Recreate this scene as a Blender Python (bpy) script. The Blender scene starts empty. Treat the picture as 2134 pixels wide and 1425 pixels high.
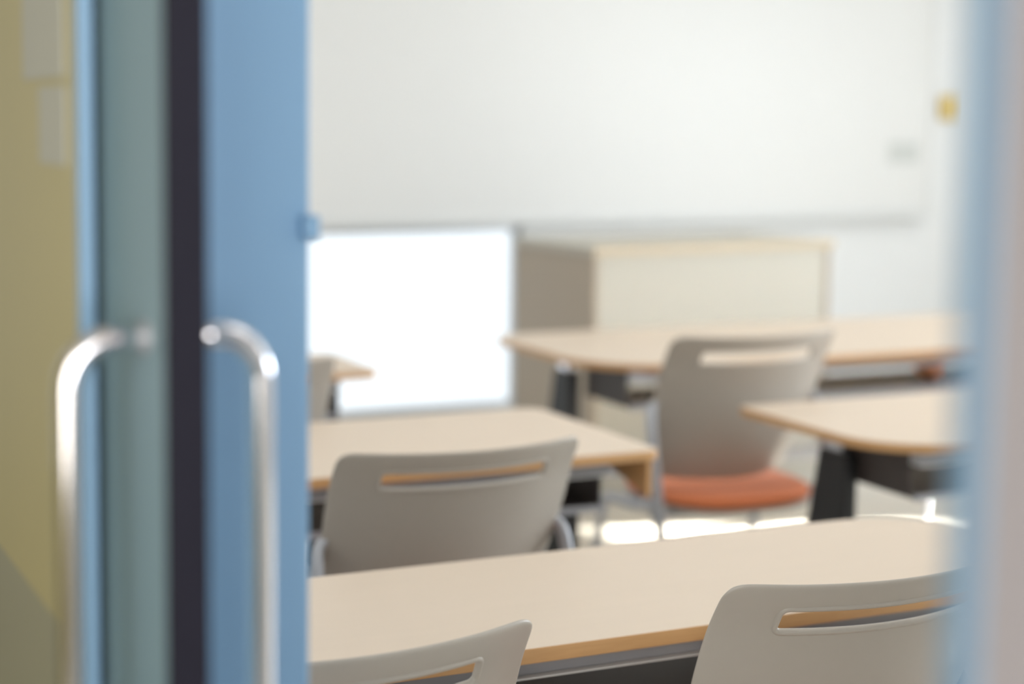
import bpy, bmesh, math, random
from mathutils import Vector, Matrix
random.seed(4)
S = bpy.context.scene
C = S.collection

# ------------------------------------------------------------------ camera
YAW, PITCH, ROLL, HCAM = 0.450695, 0.100427, 0.0123365, 1.446
fwd = Vector((math.sin(YAW)*math.cos(PITCH), math.cos(YAW)*math.cos(PITCH), -math.sin(PITCH)))
rt0 = Vector((math.cos(YAW), -math.sin(YAW), 0)); up0 = rt0.cross(fwd)
rt = rt0*math.cos(ROLL) + up0*math.sin(ROLL); up = up0*math.cos(ROLL) - rt0*math.sin(ROLL)
cam_d = bpy.data.cameras.new('camera'); cam = bpy.data.objects.new('camera', cam_d); C.objects.link(cam)
cam.matrix_world = Matrix(((rt.x, up.x, -fwd.x, 0), (rt.y, up.y, -fwd.y, 0), (rt.z, up.z, -fwd.z, HCAM), (0, 0, 0, 1)))
cam_d.sensor_width = 36; cam_d.lens = 60.86; cam_d.shift_y = -0.0471
cam_d.clip_start = .05
cam_d.dof.use_dof = True; cam_d.dof.focus_distance = 2.2; cam_d.dof.aperture_fstop = 1.9
S.camera = cam
S.view_settings.view_transform = 'Standard'; S.view_settings.look = 'None'
S.view_settings.gamma = 1; S.view_settings.use_curve_mapping = False
S.view_settings.exposure = 0.0

# ------------------------------------------------------------------ world and large lights
w = bpy.data.worlds.new('sky'); S.world = w; w.use_nodes = True
bg = w.node_tree.nodes['Background']; bg.inputs[0].default_value = (.90, .95, 1, 1); bg.inputs[1].default_value = 1.5

def area(name, loc, rot, sx, sy, power, col=(1, 1, 1), spread=180):
    l = bpy.data.lights.new(name, 'AREA'); l.shape = 'RECTANGLE'; l.size = sx; l.size_y = sy
    l.energy = power; l.color = col; l.spread = math.radians(spread)
    o = bpy.data.objects.new(name, l); C.objects.link(o); o.location = loc; o.rotation_euler = rot; return o
HP = math.pi/2
# daylight entering through the windows in the right wall (lamp outside each pane, shining to -X)
for y0, y1, pw in ((.9, 2.3, 155), (2.6, 4.0, 118), (4.5, 5.5, 4)):
    area('window_daylight', (7.32, (y0+y1)/2, 1.65), (0, HP, 0), 1.45, y1-y0, pw, (.87, .93, 1))
# narrow lamp outside a window stands in for low sun on the floor
d = Vector((-4.7, 1.46, -1.62)).normalized()
o = area('sun_beam_lamp', (7.45, 3.44, 1.42), (0, 0, 0), .40, .85, 85, (1, .97, .9), 3)
o.rotation_euler = d.to_track_quat('-Z', 'X').to_euler()
# unseen fill lamp behind the camera, added to brighten door leaf and post
o = area('corridor_fill', (-1.5, -1.5, 1.6), (0, 0, 0), 1.6, 2.0, 70, (1, .96, .90))
o.rotation_euler = Vector((.7, .85, -.15)).to_track_quat('-Z', 'Y').to_euler()
area('corridor_fill', (-.05, -1.75, 1.7), (HP, 0, -.12), 0.9, 1.6, 4.8, (.97, .98, 1), 50)  # second added fill, aimed at the jamb face
CEIL_W = 3

# ------------------------------------------------------------------ materials
def mat(name, col, rough=.5, metal=0, noise=0, scale=20, stretch=None, col2=None, bump=0, spec=.5, coat=0, sheen=0):
    m = bpy.data.materials.new(name); m.use_nodes = True
    N = m.node_tree.nodes; L = m.node_tree.links; b = N['Principled BSDF']
    b.inputs['Base Color'].default_value = (*col, 1); b.inputs['Roughness'].default_value = rough
    b.inputs['Metallic'].default_value = metal; b.inputs['Specular IOR Level'].default_value = spec
    b.inputs['Coat Weight'].default_value = coat; b.inputs['Sheen Weight'].default_value = sheen
    if noise or col2 or bump:
        tc = N.new('ShaderNodeTexCoord'); mp = N.new('ShaderNodeMapping'); nz = N.new('ShaderNodeTexNoise')
        nz.inputs['Scale'].default_value = scale; nz.inputs['Detail'].default_value = 6
        if stretch: mp.inputs['Scale'].default_value = stretch
        L.new(tc.outputs['Object'], mp.inputs[0]); L.new(mp.outputs[0], nz.inputs['Vector'])
        if noise or col2:
            mx = N.new('ShaderNodeMix'); mx.data_type = 'RGBA'
            c2 = col2 or tuple(max(0, c*(1-noise)) for c in col)
            mx.inputs[6].default_value = (*col, 1); mx.inputs[7].default_value = (*c2, 1)
            L.new(nz.outputs[0], mx.inputs[0]); L.new(mx.outputs[2], b.inputs['Base Color'])
        if bump:
            bp = N.new('ShaderNodeBump'); bp.inputs['Strength'].default_value = bump; bp.inputs['Distance'].default_value = .002
            L.new(nz.outputs[0], bp.inputs['Height']); L.new(bp.outputs[0], b.inputs['Normal'])
    return m
def emit(name, col, k):
    m = bpy.data.materials.new(name); m.use_nodes = True; N = m.node_tree.nodes
    b = N['Principled BSDF']; b.inputs['Emission Color'].default_value = (*col, 1); b.inputs['Emission Strength'].default_value = k
    return m
M = dict(
    laminate=mat('cream laminate', (.74, .605, .475), .42, noise=.05, scale=6, stretch=(1, 8, 8)),
    edge=mat('oak edge band', (.66, .385, .175), .45, col2=(.52, .285, .115), scale=14, stretch=(1, 1, 14)),
    shell=mat('warm grey plastic', (.43, .388, .335), .36, noise=.04, scale=60, bump=.05),
    fabric=mat('orange seat fabric', (.85, .25, .095), .85, noise=.15, scale=400, bump=.3, sheen=.2),
    silver=mat('silver painted steel', (.46, .47, .50), .4, metal=.3, noise=.03),
    chrome=mat('polished chrome', (.80, .78, .80), .12, metal=1, noise=.02),
    beam=mat('grey painted steel', (.34, .34, .36), .45, noise=.04),
    tray=mat('dark brown shelf', (.055, .042, .038), .5, noise=.2),
    rim=mat('pale rim', (.72, .72, .70), .35, noise=.03),
    black=mat('black plastic', (.012, .012, .013), .5, noise=.2),
    wall=mat('white wall paint', (.79, .79, .78), .7, noise=.02, scale=3),
    board=mat('whiteboard enamel', (.755, .745, .72), .42, noise=.02, scale=2),
    floor=mat('pale vinyl floor', (.68, .635, .55), .3, noise=.08, scale=5),
    ceil=mat('ceiling board', (.85, .85, .84), .8, noise=.04, scale=60),
    blue=mat('blue painted steel', (.20, .345, .515), .45, noise=.05, scale=5),
    leaf=mat('blue green painted door', (.235, .36, .43), .55, noise=.06, scale=4),
    rubber=mat('dark rubber seal', (.012, .011, .021), .65, noise=.2, spec=.2),
    beige=mat('beige corridor paint', (.51, .455, .23), .6, noise=.05, scale=3),
    dado=mat('grey green dado paint', (.36, .35, .245), .6, noise=.06, scale=3),
    mauve=mat('lilac grey wall paint', (.44, .415, .455), .6, noise=.05, scale=4),
    notice=mat('grey notice paper', (.50, .50, .43), .6, noise=.05),
    cfloor=mat('corridor floor', (.35, .34, .31), .4, noise=.1),
    lside=mat('taupe laminate', (.42, .35, .27), .55, noise=.05, scale=5),
    lfront=mat('pale beige laminate', (.50, .47, .40), .5, noise=.03, scale=5),
    ledge=mat('beige edge band', (.60, .49, .34), .5, noise=.08, scale=12),
    yellow=mat('yellow plastic', (.72, .52, .16), .5, noise=.05),
    paper=mat('pale grey paper', (.60, .61, .58), .6, noise=.04),
    orange=mat('orange cloth pouch', (.95, .36, .13), .8, noise=.1),
    wframe=mat('aluminium frame', (.62, .63, .64), .35, metal=.6, noise=.03),
    lamp=emit('lit diffuser', (1, 1, .97), 4),
)
def glass():
    m = bpy.data.materials.new('clear pane'); m.use_nodes = True; N = m.node_tree.nodes; L = m.node_tree.links
    tr = N.new('ShaderNodeBsdfTransparent'); gl = N.new('ShaderNodeBsdfGlossy'); mx = N.new('ShaderNodeMixShader')
    tr.inputs[0].default_value = (.97, .98, .98, 1)
    gl.inputs['Roughness'].default_value = .02; mx.inputs[0].default_value = .05
    L.new(tr.outputs[0], mx.inputs[1]); L.new(gl.outputs[0], mx.inputs[2]); L.new(mx.outputs[0], N['Material Output'].inputs[0])
    return m
M['glass'] = glass()

# ------------------------------------------------------------------ helpers
def link(name, bm, m, parent=None, loc=None, smooth=False, bevel=0):
    me = bpy.data.meshes.new(name); bm.to_mesh(me); bm.free()
    for x in (m if isinstance(m, (list, tuple)) else [m]): me.materials.append(x)
    if smooth:
        for p in me.polygons: p.use_smooth = True
    o = bpy.data.objects.new(name, me); C.objects.link(o)
    if parent: o.parent = parent
    if loc: o.location = loc
    if bevel:
        b = o.modifiers.new('bevel', 'BEVEL'); b.width = bevel; b.segments = 3; b.limit_method = 'ANGLE'
    return o
def box(bm, x0, x1, y0, y1, z0, z1):
    v = [bm.verts.new((x, y, z)) for z in (z0, z1) for x, y in ((x0, y0), (x1, y0), (x1, y1), (x0, y1))]
    for f in ((3, 2, 1, 0), (4, 5, 6, 7), (0, 1, 5, 4), (1, 2, 6, 5), (2, 3, 7, 6), (3, 0, 4, 7)): bm.faces.new([v[i] for i in f])
def bx(name, m, parent, *b, bevel=0):
    bm = bmesh.new()
    bs = b if isinstance(b[0], tuple) else [b]
    for q in bs: box(bm, *q)
    return link(name, bm, m, parent, bevel=bevel)
def smooth_path(pts, n=6):
    P = [Vector(p) for p in pts]; P = [P[0]*2-P[1]] + P + [P[-1]*2-P[-2]]; out = []
    for i in range(1, len(P)-2):
        for k in range(n):
            t = k/n; a, b, c, d_ = P[i-1:i+3]
            out.append(.5*((2*b)+(c-a)*t+(2*a-5*b+4*c-d_)*t*t+(-a+3*b-3*c+d_)*t**3))
    return out+[P[-2]]
def tube(bm, pts, r, r2=None, seg=14, closed=False, side=Vector((1, 0, 0))):
    """swept ellipse: r along 'side', r2 across"""
    r2 = r2 or r; P = [Vector(p) for p in pts]; n = len(P); rings = []
    for i, p in enumerate(P):
        a = P[(i-1) % n] if (closed or i) else p; b = P[(i+1) % n] if (closed or i < n-1) else p
        t = (b-a).normalized(); s = side - t*side.dot(t)
        if s.length < .05: s = Vector((0, 1, 0)) - t*t.y
        s.normalize(); u = t.cross(s)
        rings.append([bm.verts.new(p+s*r*math.cos(2*math.pi*k/seg)+u*r2*math.sin(2*math.pi*k/seg)) for k in range(seg)])
    for i in range(n if closed else n-1):
        A, B = rings[i], rings[(i+1) % n]
        for k in range(seg): bm.faces.new((A[k], A[(k+1) % seg], B[(k+1) % seg], B[k]))
    if not closed: bm.faces.new(rings[0][::-1]); bm.faces.new(rings[-1])
def tb(name, m, parent, pts, r, r2=None, **k):
    bm = bmesh.new(); tube(bm, pts, r, r2, **k); return link(name, bm, m, parent, smooth=True)
def thing(name, label, cat, loc=(0, 0, 0), rz=0, group=None):
    o = bpy.data.objects.new(name, None); C.objects.link(o); o.location = loc; o.rotation_euler = (0, 0, rz)
    return tag(o, label, cat, group)
def tag(o, label, cat, group=None):
    o['label'] = label; o['category'] = cat
    if group: o['group'] = group
    return o
def struct(name, m, *b, bevel=0):
    o = bx(name, m, None, *b, bevel=bevel); o['kind'] = 'structure'; return o
def copy_tree(o, parent=None):
    c = o.copy(); C.objects.link(c); c.parent = parent
    for ch in list(o.children): copy_tree(ch, c)
    return c

# ------------------------------------------------------------------ room shell
WX, WY = 7.2, 7.4          # inner faces of the right and the front wall
JY = 1.361                 # jamb of the door
struct('floor', M['floor'], .40, WX+.15, -2.2, WY+.15, -.1, 0)
struct('floor_corridor', M['cfloor'], -2.2, .40, -2.2, WY+.15, -.1, 0)
struct('ceiling', M['ceil'], -2.2, WX+.15, -2.2, WY+.15, 2.72, 2.85)
# front wall with a low window
LX0, LX1, LZ0, LZ1 = .75, 3.64, .06, .945
struct('wall_front', M['wall'], (.30, LX0, WY, WY+.15, 0, 2.72), (LX1, WX+.15, WY, WY+.15, 0, 2.72),
       (LX0, LX1, WY, WY+.15, LZ1, 2.72), (LX0, LX1, WY, WY+.15, 0, LZ0))
def window(name, axis, a0, a1, z0, z1, pos, mull):
    """axis 'x': lies in a wall of constant y=pos; 'y': in a wall of constant x=pos"""
    def B(p0, p1, q0, q1, zz0, zz1): return (p0, p1, q0, q1, zz0, zz1) if axis == 'x' else (q0, q1, p0, p1, zz0, zz1)
    t = .035; a, b = pos+.05, pos+.09
    fr = [B(a0, a1, a, b, z0, z0+t), B(a0, a1, a, b, z1-t, z1), B(a0, a0+t, a, b, z0+t, z1-t), B(a1-t, a1, a, b, z0+t, z1-t)]
    fr += [B(m-.015, m+.015, a, b, z0+t, z1-t) for m in mull]
    o = bx(name, M['wframe'], None, *fr); o['kind'] = 'structure'
    bx('window_pane', M['glass'], o, *B(a0+t, a1-t, pos+.065, pos+.075, z0+t, z1-t))
window('window_1', 'x', LX0, LX1, LZ0, LZ1, WY, [])
# right wall with four windows
wins = [(.9, 2.3), (2.6, 4.0), (4.5, 5.55), (5.9, 7.1)]
segs = []; y = -2.2
for a, b in wins: segs.append((WX, WX+.15, y, a, 0, 2.72)); y = b
segs.append((WX, WX+.15, y, WY, 0, 2.72))
for a, b in wins: segs += [(WX, WX+.15, a, b, 0, .9), (WX, WX+.15, a, b, 2.4, 2.72)]
struct('wall_right', M['wall'], *segs)
for i, (a, b) in enumerate(wins): window('window_%d' % (i+2), 'y', a, b, .9, 2.4, WX, [])
struct('wall_back', M['wall'], .62, WX, -2.3, -2.2, 0, 2.72)
# left wall (between classroom and corridor): pocket wall behind the door
struct('wall_left', M['wall'], .335, .365, JY+.03, WY, 0, 2.72)
struct('trim_1', M['blue'], (.335, .472, JY, JY+.03, 0, 2.3), bevel=.003)      # steel door jamb
struct('wall_corridor', [M['beige']], (.2785, .287, 1.345, WY, 1.02, 2.72))
struct('wall_corridor_lower', [M['dado']], (.2785, .287, 1.345, WY, 0, 1.02))
struct('trim_2', M['blue'], (.2775, .288, 1.331, 1.345, 0, 2.72))
struct('wall_left_near', M['mauve'], .466, .62, -2.2, .529, 0, 2.72)
struct('trim_3', M['blue'], (.464, .622, .529, .549, 0, 2.3), bevel=.004)
struct('trim_4', M['blue'], (.335, .472, .549, JY, 2.3, 2.36))
struct('wall_left_top', M['wall'], .335, .472, .549, JY+.03, 2.36, 2.72)
struct('wall_corridor_far', M['beige'], -2.3, -2.2, -2.2, WY, 0, 2.72)
struct('wall_corridor_end', M['beige'], -2.2, .62, -2.3, -2.2, 0, 2.72)
struct('baseboard_front', M['beam'], LX1, WX, WY-.012, WY, 0, .06)

tag(bx('jamb_catch', M['blue'], None, .462, .476, 1.345, 1.3625, 1.345, 1.366, bevel=.003),
    'small blue steel catch on the corner of the door jamb', 'door catch')
for (y0, y1, z0, z1, lb) in ((1.385, 1.56, 1.475, 1.66, 'larger pale grey notice high on the beige corridor wall'),
                             (1.38, 1.49, 1.405, 1.468, 'smaller grey notice below the larger one on the beige corridor wall')):
    tag(bx('wall_notice', M['notice'], None, .2772, .2785, y0, y1, z0, z1), lb, 'notice')

# ------------------------------------------------------------------ sliding door with pull handles
door = bx('door_1', M['leaf'], None, .2965, .3235, 1.153, 2.05, .01, 2.29, bevel=.001); door['kind'] = 'structure'
bx('edge_seal', M['rubber'], door, .2955, .3245, 1.143, 1.153, .01, 2.29, bevel=.002)
for sgn, xf in ((-1, .2965), (1, .3235)):
    xb = xf+sgn*.0555; yh = 1.202; zt, zb, r = 1.290, .80, .034
    pts = [(xf, yh, zt)]
    for k in range(9):
        a = math.pi/2*k/8; pts.append((xb-sgn*r+sgn*r*math.sin(a), yh, zt-r+r*math.cos(a)))
    for k in range(9):
        a = math.pi/2*k/8; pts.append((xb-sgn*r+sgn*r*math.cos(a), yh, zb+r-r*math.sin(a)))
    pts.append((xf, yh, zb))
    h = tb('pull_handle', M['chrome'], door, pts, .0096, side=Vector((0, 1, 0)), seg=24)
    for z in (zt, zb): tb('handle_collar', M['silver'], h, [(xf, yh, z), (xf+sgn*.004, yh, z)], .0118, side=Vector((0, 1, 0)), seg=24)

# ------------------------------------------------------------------ desks
def round_rect(X0, X1, Y0, Y1, rad):
    """rad: front-left, front-right, back-right, back-left"""
    out = []
    for (cx, cy, sx, sy, a0, r) in ((X0, Y0, 1, 1, 180, rad[0]), (X1, Y0, -1, 1, 270, rad[1]), (X1, Y1, -1, -1, 0, rad[2]), (X0, Y1, 1, -1, 90, rad[3])):
        for k in range(13):
            a = math.radians(a0+90*k/12); out.append((cx+sx*r+r*math.cos(a), cy+sy*r+r*math.sin(a)))
    return out
def prism(poly, z0, z1, bev=0):
    bm = bmesh.new(); A = [bm.verts.new((x, y, z0)) for x, y in poly]; B = [bm.verts.new((x, y, z1)) for x, y in poly]
    bm.faces.new(A[::-1]); bm.faces.new(B); n = len(poly)
    for i in range(n): f = bm.faces.new((A[i], A[(i+1) % n], B[(i+1) % n], B[i])); f.material_index = 1; f.smooth = True
    return bm
def desk(X0, X1, Y0, Y1, rad, label, tray_d=.30, wedge=False):
    cx = (X0+X1)/2; t = thing('classroom_desk', label, 'desk', (cx, Y0, 0), 0, 'classroom desks in rows')
    w = (X1-X0)/2; D = Y1-Y0; Z = .72
    link('tabletop', prism(round_rect(-w, w, 0, D, rad), Z-.022, Z), [M['laminate'], M['edge']], t, bevel=.0015)
    bx('apron_beam', M['beam'], t, -w+.11, w-.11, .045, .075, Z-.053, Z-.0225, bevel=.002)
    bx('beam_flange', M['rim'], t, -w+.11, w-.11, .033, .078, Z-.056, Z-.0532, bevel=.001)
    tr = bx('book_shelf', M['tray'], t, (-w+.11, w-.11, .06, .06+tray_d, .585, .589), (-w+.11, w-.11, .056+tray_d, .06+tray_d, .589, .597),
            (-w+.11, -w+.114, .08, .056+tray_d, .589, Z-.0235), (w-.114, w-.11, .08, .056+tray_d, .589, Z-.0235))
    bx('shelf_lip', M['beam'], tr, -w+.11, w-.11, .055, .0598, .58, .595)
    yc = D*.5
    for s in (-1, 1):
        x = s*(w-.088)
        bm = bmesh.new(); q = [(yc-.055, .655), (yc-.055, .06), (yc+.19, .06), (yc+.055, .655)]
        A = [bm.verts.new((x-.02, a, b)) for a, b in q]; B = [bm.verts.new((x+.02, a, b)) for a, b in q]
        bm.faces.new(A[::-1]); bm.faces.new(B)
        for i in range(4): bm.faces.new((A[i], A[(i+1) % 4], B[(i+1) % 4], B[i]))
        lg = link('leg', bm, M['black'], t, bevel=.008)
        bx('leg_joint', M['chrome'], lg, (x-.016, x+.016, yc-.03, yc+.03, .655, Z-.0225), bevel=.004)
        bx('foot', M['silver'], lg, x-.025, x+.025, .03, D-.03, .022, .06, bevel=.008)
        for yy in (.06, D-.06): bx('foot_glide', M['black'], lg, x-.018, x+.018, yy-.018, yy+.018, 0, .0222, bevel=.004)
    bx('cross_rail', M['beam'], t, -w+.095, w-.095, yc-.015, yc+.015, .30, .345, bevel=.003)
    if wedge:  # tan wedge-shaped plate under the right end
        bm = bmesh.new(); q = [(.012, Z-.0225), (.012, .615), (.25, .665), (.31, Z-.0225)]
        A = [bm.verts.new((w-.03, y_, z_)) for y_, z_ in q]; B = [bm.verts.new((w-.018, y_, z_)) for y_, z_ in q]
        bm.faces.new(A); bm.faces.new(B[::-1])
        for i in range(4): bm.faces.new((A[i], B[i], B[(i+1) % 4], A[(i+1) % 4]))
        link('end_wedge', bm, M['edge'], t)
    return t
desk(.52, 2.10, 2.08, 2.553, (.06, .10, .20, .05), 'nearest cream-topped desk with an oak edge, pushed against two grey chairs')
desk(.52, 1.955, 3.265, 3.885, (.05, .03, .05, .05), 'cream-topped desk in the middle of the view behind a slotted grey chair back', wedge=True)
desk(2.44, 4.05, 3.07, 3.71, (.20, .06, .06, .03), 'cream-topped desk at the right with a rounded front left corner and a dark shelf')
desk(2.45, 4.75, 4.41, 5.26, (.30, .10, .06, .12), 'wide cream-topped desk in front of the beige lectern', tray_d=.28)
desk(.60, 1.815, 4.61, 5.04, (.05, .05, .04, .04), 'cream-topped desk whose end shows beside the bright low window')

# ------------------------------------------------------------------ chairs
def shell_pt(u, s, bulge=0):
    """u in [-1,1] across, s metres down from the top of the back"""
    k = max(0, s-.10); hw = .245 + .02*s - .55*k*k
    x = u*hw; z = .85-s*.945+.004*u*u
    y = .33*s + (.062+.08*s)*u*u - .012*math.exp(-(s/.05)**2)
    return Vector((x, y, z))
def make_chair():
    t = thing('classroom_chair', 'x', 'chair')
    us = [-1, -.93, -.80, -.67, -.60, -.45, -.22, 0, .22, .45, .60, .67, .80, .93, 1]
    ss = [0, .012, .024, .041, .058, .075, .090, .12, .17, .23, .29, .35, .395, .41]
    bm = bmesh.new(); G = [[bm.verts.new(shell_pt(u, s)) for u in us] for s in ss]
    for i in range(len(ss)-1):
        for j in range(len(us)-1):
            if 3 <= i <= 4 and 3 <= j <= 10: continue
            bm.faces.new((G[i][j], G[i+1][j], G[i+1][j+1], G[i][j+1]))
    for v in [v for v in bm.verts if not v.link_faces]: bm.verts.remove(v)
    # pull the outer top corners in a little so they round off
    for j, dz, dx in ((0, -.009, .006), (len(us)-1, -.009, -.006)):
        G[0][j].co.z += dz; G[0][j].co.x += dx
        G[1][j].co.z += -.004; G[1][j].co.x += dx*.35
    back = link('backrest', bm, M['shell'], t, smooth=True)
    so = back.modifiers.new('solid', 'SOLIDIFY'); so.thickness = .007; so.offset = 0
    ss_ = back.modifiers.new('sub', 'SUBSURF'); ss_.levels = 2; ss_.render_levels = 3
    # raised lip around the hand slot
    u0, u1, s0, s1 = -.68, .68, .0385, .078; loop = []
    def corner(cu, cs, a0):
        for k in range(6):
            a = math.radians(a0+90*k/5); loop.append(shell_pt(cu+.045*math.cos(a), cs+.010*math.sin(a)))
    nb = 14
    corner(u1-.045, s1-.010, 0); 
    for k in range(1, nb): loop.append(shell_pt(u1-.045+(u0-u1+.09)*k/nb, s1))
    corner(u0+.045, s1-.010, 90); corner(u0+.045, s0+.010, 180)
    for k in range(1, nb): loop.append(shell_pt(u0+.045+(u1-u0-.09)*k/nb, s0))
    corner(u1-.045, s0+.010, 270)
    tb('slot_rim', M['shell'], back, loop, .0050, seg=10, closed=True, side=Vector((0, 1, 0)))
    # seat pan and upholstered pad
    def pad(hx, y0, y1, z0, z1, n=3.2, N=40, dome=.0, sc=((.90, 0), (.985, .3), (1, .6), (.97, .9), (.85, 1))):
        bm = bmesh.new(); cy = (y0+y1)/2; hy = (y1-y0)/2; rings = []
        for (q, f) in sc:
            R = []
            for k in range(N):
                a = 2*math.pi*k/N; c, s_ = math.cos(a), math.sin(a)
                R.append(bm.verts.new((q*hx*math.copysign(abs(c)**(2/n), c), cy+q*hy*math.copysign(abs(s_)**(2/n), s_), z0+(z1-z0)*f)))
            rings.append(R)
        for A, B in zip(rings, rings[1:]):
            for k in range(N): bm.faces.new((A[k], A[(k+1) % N], B[(k+1) % N], B[k]))
        top = bm.verts.new((0, cy, z1+dome)); bot = bm.verts.new((0, cy, z0))
        for k in range(N):
            bm.faces.new((rings[-1][k], rings[-1][(k+1) % N], top)); bm.faces.new((rings[0][(k+1) % N], rings[0][k], bot))
        return bm
    link('seat_pan', pad(.212, .0, .43, .398, .412, sc=((.9, 0), (1, .6), (.99, 1))), M['shell'], t, smooth=True)
    link('seat_pad', pad(.222, -.01, .44, .412, .448, n=2.7, dome=.004), M['fabric'], t, smooth=True)
    # side frames: rear uprights that hold the back, front legs, cross bars
    for s in (-1, 1):
        up_ = smooth_path([(s*.200, .148, .672), (s*.240, .145, .666), (s*.256, .125, .62), (s*.258, .085, .45), (s*.258, .03, .2), (s*.258, -.03, .012)])
        lg = tb('leg', M['silver'], t, up_, .011, .019)
        tb('rubber_foot', M['black'], lg, [(s*.258, -.026, .025), (s*.258, -.032, 0)], .014, .022)
        fr = smooth_path([(s*.256, .088, .425), (s*.25, .20, .402), (s*.245, .34, .392), (s*.245, .385, .36), (s*.250, .43, .15), (s*.258, .45, .012)])
        lg = tb('leg', M['silver'], t, fr, .010, .014)
        tb('rubber_foot', M['black'], lg, [(s*.258, .449, .025), (s*.258, .452, 0)], .013, .017)
    for y_ in (.13, .33): tb('cross_bar', M['silver'], t, [(-.248, y_, .39), (.248, y_, .39)], .009, side=Vector((0, 1, 0)))
    return t
proto = make_chair()
spots = [  # x centre, y of the back, turn, label
    (.672, 1.768, 0, 'grey slotted chair whose right corner rises at the bottom, beside the blue door jamb'),
    (1.450, 1.795, 0, 'grey slotted chair at the lower right, tucked against the nearest desk'),
    (1.288, 2.81, 0, 'grey slotted chair standing between the nearest desk and the middle desk'),
    (2.555, 3.745, 0, 'grey slotted chair with its orange seat in view, tucked under the wide desk'),
    (3.93, 4.02, 0, 'grey chair at the far right end of the wide desk, half behind the door post'),
    (1.235, 4.01, 0, 'grey chair at the far left, by the end of the desk near the low window'),
]
for i, (x, y_, a, lb) in enumerate(spots):
    c = proto if i == 0 else copy_tree(proto)
    c.location = (x, y_, 0); c.rotation_euler = (0, 0, a)
    if i == 3: c.scale = (1.05,)*3
    tag(c, lb, 'chair', 'grey slotted classroom chairs')

# small orange pouch lying on the shelf of the wide desk
bm = bmesh.new(); bmesh.ops.create_uvsphere(bm, u_segments=20, v_segments=12, radius=1)
for v in bm.verts: v.co = Vector((v.co.x*.055, v.co.y*.05, .589+.036+v.co.z*.036*(1-.2*abs(v.co.x))))
tag(link('pouch', bm, M['orange'], None, loc=(3.80, 4.60, 0.003), smooth=True), 'small orange pouch lying on the shelf under the wide desk', 'pouch')

# ------------------------------------------------------------------ lectern
a = .07; lec = thing('lectern', 'beige lectern with taupe side and wooden top in front of the whiteboard', 'lectern', (3.116, 5.726, 0), a)
lw, ld, lh = 1.145, .60, .97
bx('front_panel', M['lfront'], lec, .022, lw-.022, .006, .024, .0, lh-.03)
bx('side_panel', M['lside'], lec, 0, .0218, 0, ld, 0, lh-.03, bevel=.001)
bx('side_panel', M['lside'], lec, lw-.0218, lw, 0, ld, 0, lh-.03, bevel=.001)
bx('top', [M['lfront']], lec, -.01, lw+.01, -.012, ld, lh-.03, lh, bevel=.002)
bx('top_edge', M['ledge'], lec, -.01, lw+.01, -.0145, -.0121, lh-.029, lh-.001)
bx('shelf', M['lside'], lec, .022, lw-.022, .03, ld-.03, .5, .52)
bx('kick_plate', M['lside'], lec, .022, lw-.022, ld-.06, ld-.04, 0, .09)

# ------------------------------------------------------------------ whiteboard and things on the front wall
wb = thing('whiteboard', 'wide white board filling the upper front wall', 'whiteboard', (3.3, WY, 0))
bx('board_surface', M['board'], wb, -2.45, 2.73, -.022, -.001, .985, 2.3)
bx('board_frame', M['rim'], wb, (-2.47, 2.75, -.028, -.001, 2.3, 2.32), (-2.47, 2.75, -.028, -.001, .965, .985),
   (-2.47, -2.45, -.028, -.001, .985, 2.3), (2.73, 2.75, -.028, -.001, .985, 2.3), bevel=.002)
bx('pen_tray', M['rim'], wb, (-2.4, 2.7, -.075, -.001, .955, .962), (-2.4, 2.7, -.079, -.075, .955, .972), bevel=.002)
tag(bx('paper_sheet', M['paper'], None, 5.76, 5.96, WY-.0245, WY-.0225, 1.24, 1.35), 'pale grey sheet stuck low on the right of the whiteboard', 'paper')
tag(bx('yellow_sign', M['yellow'], None, 6.10, 6.24, WY-.03, WY-.0005, 1.47, 1.60, bevel=.03), 'small yellow sign on the wall right of the whiteboard', 'sign')

# ------------------------------------------------------------------ ceiling lights, out of view, added to fill the room with light
def ceiling_light():
    t = thing('ceiling_light', 'x', 'ceiling light')
    bx('housing', M['rim'], t, -.62, .62, -.13, .13, -.05, -.0005, bevel=.004)
    bx('diffuser', M['lamp'], t, -.59, .59, -.10, .10, -.066, -.0505, bevel=.004)
    return t
cl = ceiling_light(); first = True
for x in (1.7, 3.9, 6.0):
    for y_, nm in ((1.2, 'back'), (3.6, 'middle'), (6.0, 'front')):
        c = cl if first else copy_tree(cl); first = False
        c.location = (x, y_, 2.72)
        side = {1.7: 'corridor side', 3.9: 'middle', 6.0: 'window side'}[x]
        tag(c, 'long white ceiling light out of view, added as fill, %s row, %s of the room' % (nm, side), 'ceiling light', 'ceiling lights')
        area('ceiling_fill', (x, y_, 2.64), (0, 0, 0), 1.15, .2, CEIL_W, (1, .98, .94))
